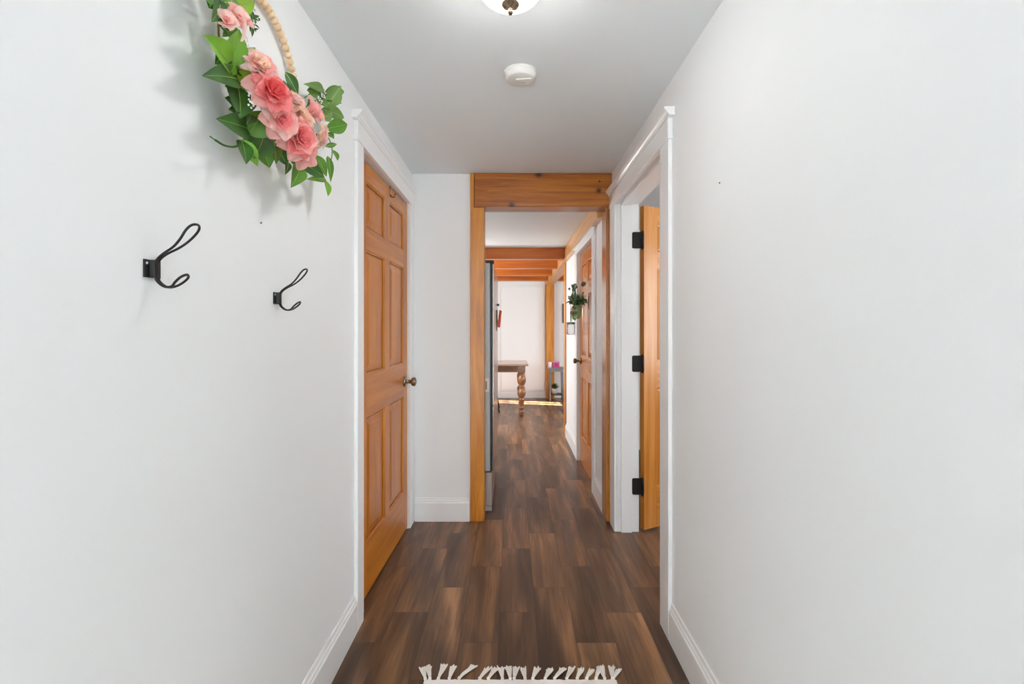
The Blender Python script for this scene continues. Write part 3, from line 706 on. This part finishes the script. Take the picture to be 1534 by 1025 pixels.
# cards hanging on the fridge front
r = empty('greeting_card', (-.1303, 3.78, 1.32))
m = MB().mat(RED).prism([(.002, -.07), (.020, -.075), (.026, -.07), (.040, .062), (.034, .066), (.022, .068)], 'Y', -.04, .04)
m.build('card', None, r)
MB().mat(ORANGE).prism([(.0275, -.010), (.030, -.012), (.036, .040), (.033, .041)], 'Y', -.041, -.03).build('card_print', None, r)
tag(r, 'red and orange card sticking out from the fridge door', 'card')
o = MB().prism([(0, -.09), (.004, -.09), (.010, -.01), (.008, .07), (0, .08)], 'Y', -.03, .03).build('memo_pad', plain('memo_green', rgb(74, 84, 78), .6), loc=(-.1284, 3.62, 1.31))
tag(o, 'dark green-grey memo pad clipped on the fridge door', 'memo pad')
o = MB().ball((0, 0, 0), .010, 12, 8).build('fridge_magnet', BLACK, loc=(-.1184, 3.72, 1.43)); tag(o, 'small round black magnet above the red card', 'magnet')

# dining table
TX1, TY0, TY1 = .215, 6.25, 7.0
r = empty('dining_table', (-.60, 6.62, 0))
def T(x, y, z): return (x + .60, y - 6.62, z)
m = MB().box(-1.45 + .6, TX1 + .6, TY0 - 6.62, TY1 - 6.62, .715, .742)
m.build('tabletop', TABLETOP, r, bevel=.006)
m = MB().box(-1.33 + .6, .07 + .6, 6.36 - 6.62, 6.385 - 6.62, .62, .7145).box(-1.33 + .6, .07 + .6, 6.865 - 6.62, 6.89 - 6.62, .62, .7145).box(.125 + .6, .15 + .6, 6.45 - 6.62, 6.80 - 6.62, .62, .7145).box(-1.41 + .6, -1.385 + .6, 6.45 - 6.62, 6.80 - 6.62, .62, .7145)
m.build('apron', TABLEW, r)
LP = [(0, .001), (.024, .001), (.026, .02), (.034, .045), (.030, .075), (.022, .085), (.030, .10), (.045, .115), (.034, .13), (.030, .145), (.036, .20), (.043, .225), (.038, .245), (.030, .255), (.040, .265), (.056, .30), (.060, .335), (.050, .365), (.034, .38), (.030, .395), (.038, .405), (.040, .42), (.034, .43), (.050, .455), (.062, .495), (.062, .53), (.050, .565), (.036, .58), (.034, .592), (.048, .602), (.048, .618), (0, .619)]
for (x, y) in ((.125, 6.42), (.125, 6.84), (-1.36, 6.42), (-1.36, 6.84)):
    m = MB().lathe(LP, T(x, y, 0), n=28); m.box(x + .6 - .052, x + .6 + .052, y - 6.62 - .052, y - 6.62 + .052, .6185, .7145)
    m.build('leg', TABLEV, r)
tag(r, 'brown wooden dining table with thick turned legs beyond the fridge', 'table')
# chair tucked behind the table
r = empty('metal_chair', (-.42, 6.87, 0))
m = MB().prism([(-.19, -.19), (.19, -.19), (.17, .19), (-.17, .19)], 'Z', .44, .455); m.build('seat', BLACK, r, bevel=.004)
for sx in (-1, 1):
    MB().tube(spline([(sx * .17, -.16, .44), (sx * .178, -.165, .28), (sx * .19, -.17, .14), (sx * .225, -.19, .001)]), .011, 8).build('leg', BLACK, r)
    MB().tube(spline([(sx * .16, .17, .85), (sx * .165, .16, .45), (sx * .18, .17, .2), (sx * .21, .20, .001)]), .011, 8).build('leg', BLACK, r)
MB().tube([(-.18, -.165, .22), (.18, -.165, .22)], .006, 8).build('stretcher', BLACK, r)
m = MB()
for k in range(5): m.tube([(-.16 + .08 * k, .165, .457), (-.16 + .08 * k, .17, .84)], .006, 6)
m.tube([(-.16, .17, .85), (.16, .17, .85)], .012, 8); m.build('backrest', BLACK, r)
tag(r, 'black metal chair showing one splayed leg beyond the fridge', 'chair')

# small grey side table at the far wall
SX, SY = .738, 7.775
r = empty('side_table', (SX, SY, 0))
MB().box(-.135, .135, -.14, .14, .545, .565).build('tabletop', GREY, r, bevel=.003)
MB().box(-.11, .11, -.115, .115, .50, .5445).build('apron', GREY, r)
for sx in (-1, 1):
    for sy in (-1, 1):
        MB().tube([(sx * .112, sy * .118, .001), (sx * .098, sy * .10, .50)], [.016, .016], 4).build('leg', GREY, r)
MB().box(-.095, .095, -.10, .10, .10, .118).build('shelf', DARKSHELF, r)
tag(r, 'small grey side table with a lower shelf by the far post', 'side table')
r = empty('gift_box', (.735, 7.77, .5655))
MB().box(-.055, .055, -.05, .05, 0, .085).build('box', PINK, r, bevel=.002); MB().box(-.057, .057, -.052, .052, .0855, .105).build('lid', PINK2, r, bevel=.002)
MB().box(-.02, .02, -.0515, -.0505, .02, .07).build('box_print', plain('dark_pink_print', rgb(150, 40, 90), .5), r)
tag(r, 'pink box on the grey side table', 'box')
r = empty('paper_roll', (.640, 7.77, .5655))
MB().lathe([(.012, 0), (.031, 0), (.034, .006), (.034, .084), (.031, .09), (.012, .09), (.012, 0)], n=28).build('roll', WHITEP, r)
tag(r, 'white paper roll beside the pink box on the grey side table', 'paper roll')
r = empty('potted_plant', (.712, 7.77, .1185))
MB().lathe([(0, 0), (.036, 0), (.045, .08), (.047, .085), (.042, .085), (.040, .072), (0, .070)], n=24).build('pot', PLASTIC, r)
m = MB(); rp = random.Random(5)
for k in range(46):
    a = rp.uniform(0, 2 * PI); t = rp.uniform(.15, 1.0)
    A = Vector((.015 * math.cos(a), .015 * math.sin(a), .070)); B = A + Vector((math.cos(a) * t * .085, math.sin(a) * t * .085, .115 - .07 * t * t))
    m.leaf(A, B, Vector((0, 0, 1)) + Vector((-math.cos(a), -math.sin(a), 0)) * .5, .024, n=5)
m.build('foliage', EUC2, r)
tag(r, 'small green plant in a white pot on the side table shelf', 'plant')
# picture on the far wall
r = empty('picture_frame', (1.10, 8.068, 1.49))
m = MB()
for q in ((-.22, -.185, -.17, .17), (.185, .22, -.17, .17), (-.185, .185, -.17, -.135), (-.185, .185, .135, .17)): m.box(q[0], q[1], -.025, 0, q[2], q[3])
m.build('frame', BLACK, r); MB().box(-.185, .185, -.010, -.004, -.135, .135).build('mat_board', WHITEP, r)
tag(r, 'black picture frame edge on the wall right of the far post', 'picture')
# mason jar sconce on the kitchen wall
r = empty('jar_sconce', (KX, 4.42, 1.235))
MB().box(-.012, -.0005, -.045, .045, -.07, .28).build('backing_board', TRIM, r, bevel=.002)
m = MB().tube(spline([(-.012, 0, .24), (-.035, 0, .25), (-.055, 0, .22), (-.055, 0, .13), (-.055, 0, .062)], 5), .0016, 6)
m.tube(spline([(-.012, -.02, .24), (-.03, -.022, .20), (-.02, .02, .16), (-.035, .02, .12)], 5), .0018, 6)
m.build('wire_hanger', BLACK, r)
m = MB().lathe([(.040, .042), (.041, .045), (.041, .060), (.036, .062), (0, .062)], (-.055, 0, 0), n=28); m.build('lid_ring', plain('dark_zinc', rgb(110, 112, 104), .5, metal=.3), r)
m = MB().lathe([(0, -.062), (.030, -.062), (.038, -.055), (.041, -.03), (.041, .02), (.037, .034), (.034, .042), (.031, .042), (.034, .030), (.038, .018), (.038, -.03), (.034, -.052), (0, -.058)], (-.055, 0, 0), n=28)
m.build('jar', GLASS, r)['label'] = 'clear glass jar'
tag(r, 'hanging glass jar sconce on the white wall before the slim post', 'sconce')
# bunch of greenery on the closet door
GC = Vector((.583, 3.86, 1.42))
r = empty('door_greenery', GC)
rg = random.Random(21)
m = MB().lathe([(0, -.10), (.020, -.10), (.030, -.07), (.038, -.02), (.042, .01), (.038, .011), (.030, -.01), (0, -.03)], (-.035, 0, .0), n=20)
m.build('vessel', SAGE, r)['label'] = 'pale green vessel'
for g in range(30):
    a = rg.uniform(-1.15, 1.15); up = rg.uniform(.5, 1)
    base = Vector((-.035, .0, .0)); L = rg.uniform(.09, .19)
    sa = math.sin(a); tipv = base + Vector((-.05 * rg.random() + (.07 * max(0, -sa)) , sa * L * 1.15, math.cos(a) * L * up))
    tipv.x = max(-.13, min(.03, tipv.x))
    pts = spline([base, base + (tipv - base) * .5 + Vector((-.012, 0, .01)), tipv], 5)
    m = MB().tube(pts, .0022, 5)
    for k in range(9):
        p = pts[min(len(pts) - 1, 2 + k)] if k < len(pts) - 2 else pts[-1]
        dv = Vector((rg.uniform(-.6, .35), rg.uniform(-1, 1), rg.uniform(-.4, 1))).normalized() * rg.uniform(.035, .06)
        q = p + dv; q.x = min(.042, q.x)
        m.leaf(p, q, (-1, -.5, .4), rg.uniform(.016, .030), n=5)
    m.build('leaf_sprig', rg.choice([EUC, EUC2, EUC2]), r)
for (px, py, X, rad) in ((861, 428, .555, .019), (874, 426, .56, .021), (853, 433, .55, .013)):
    p = at(px, py, X=X) - GC
    m = MB().lathe([(0, -.002), (rad * .8, -.001), (rad, .003), (rad * .8, .006), (0, .007)], p, (-.4, -.9, .2), 18)
    m.tube(spline([p, p * .5 + Vector((-.015, 0, 0)), Vector((-.035, 0, .0))], 4), .0016, 5)
    m.build('round_leaf', EUC3, r)['label'] = 'round grey-green leaf'
for (dy, dz, rad) in ((-.045, -.055, .028), (-.075, -.01, .018)):
    m = MB()
    for k in range(9): m.petal(Vector((-.075, dy, dz)), (-.7, -.6, .2), 2 * PI * k / 9, .5 + .5 * (k % 2), rad * 1.2, rad, .3, .04)
    m.build('bloom', TERRA, r)['label'] = 'dusty tan bloom'
for k in range(16):
    A = Vector((-.05, rg.uniform(-.09, .05), rg.uniform(-.06, .02))); B = A + Vector((rg.uniform(-.04, 0), rg.uniform(-.1, .08), rg.uniform(-.10, -.02)))
    MB().leaf(A, B, (-.8, -.6, .3), .05, n=6).build('broad_leaf', rg.choice([SAGE, SAGE, EUC, LEAF_O]), r)
tag(r, 'bunch of eucalyptus greenery in a pale vessel on the closet door', 'greenery')

# ================================================================== LIGHT
def area(name, loc, rot, sx, sy, power, col=(1, 1, 1)):
    l = bpy.data.lights.new(name, 'AREA'); l.shape = 'RECTANGLE'; l.size = sx; l.size_y = sy; l.energy = power; l.color = col
    o = bpy.data.objects.new(name, l); COL.objects.link(o); o.location = loc; o.rotation_euler = rot; return o
area('rear_fill', (0, YB + .02, 1.1), (PI / 2, 0, PI), .98, 1.9, 160, (.92, .965, 1))        # added fill from behind the camera, dressed as a glazed entry
area('kitchen_window_daylight', (-3.08, 5.5, 1.4), (0, -PI / 2, 0), 1.05, 2.1, 52, (.92, .965, 1))
area('dining_window_daylight', (2.98, 5.75, 1.4), (0, PI / 2, 0), 1.1, 1.4, 42, (.92, .965, 1))
area('side_room_daylight', (2.58, 2.3, 1.4), (0, PI / 2, 0), 1.1, 1.3, 30, (.97, .985, 1))
l = bpy.data.lights.new('kitchen_fill', 'POINT'); l.energy = 66; l.shadow_soft_size = .12; l.color = (1, .975, .94)  # unseen fill light, added to brighten the kitchen walls, ceiling and floor
o = bpy.data.objects.new('kitchen_fill', l); COL.objects.link(o); o.location = (-.95, 5.5, 1.5)
s = bpy.data.lights.new('sun', 'SUN'); s.energy = 110; s.angle = .01; s.color = (1, .96, .9)
o = bpy.data.objects.new('sun', s); COL.objects.link(o)
o.rotation_euler = Vector((-1, .24, -.5)).to_track_quat('-Z', 'Y').to_euler()
w = bpy.data.worlds.new('sky'); SC.world = w; w.use_nodes = True
w.node_tree.nodes['Background'].inputs[0].default_value = (.85, .92, 1, 1); w.node_tree.nodes['Background'].inputs[1].default_value = .8

# ================================================================== CAMERA
cd = bpy.data.cameras.new('camera'); cam = bpy.data.objects.new('camera', cd); COL.objects.link(cam)
cam.location = (0, 0, EYE); cam.rotation_euler = (PI / 2, 0, 0)
cd.sensor_width = 36; cd.lens = F / 1534 * 36; cd.shift_x = (767 - CX) / 1534; cd.shift_y = (CY - 512.5) / 1534; cd.clip_start = .02
SC.camera = cam
vs = SC.view_settings; vs.view_transform = 'Standard'; vs.look = 'None'; vs.gamma = 1; vs.use_curve_mapping = False; vs.exposure = 0.0
SC.cycles.use_denoising = True
SC.cycles.max_bounces = 14; SC.cycles.diffuse_bounces = 8
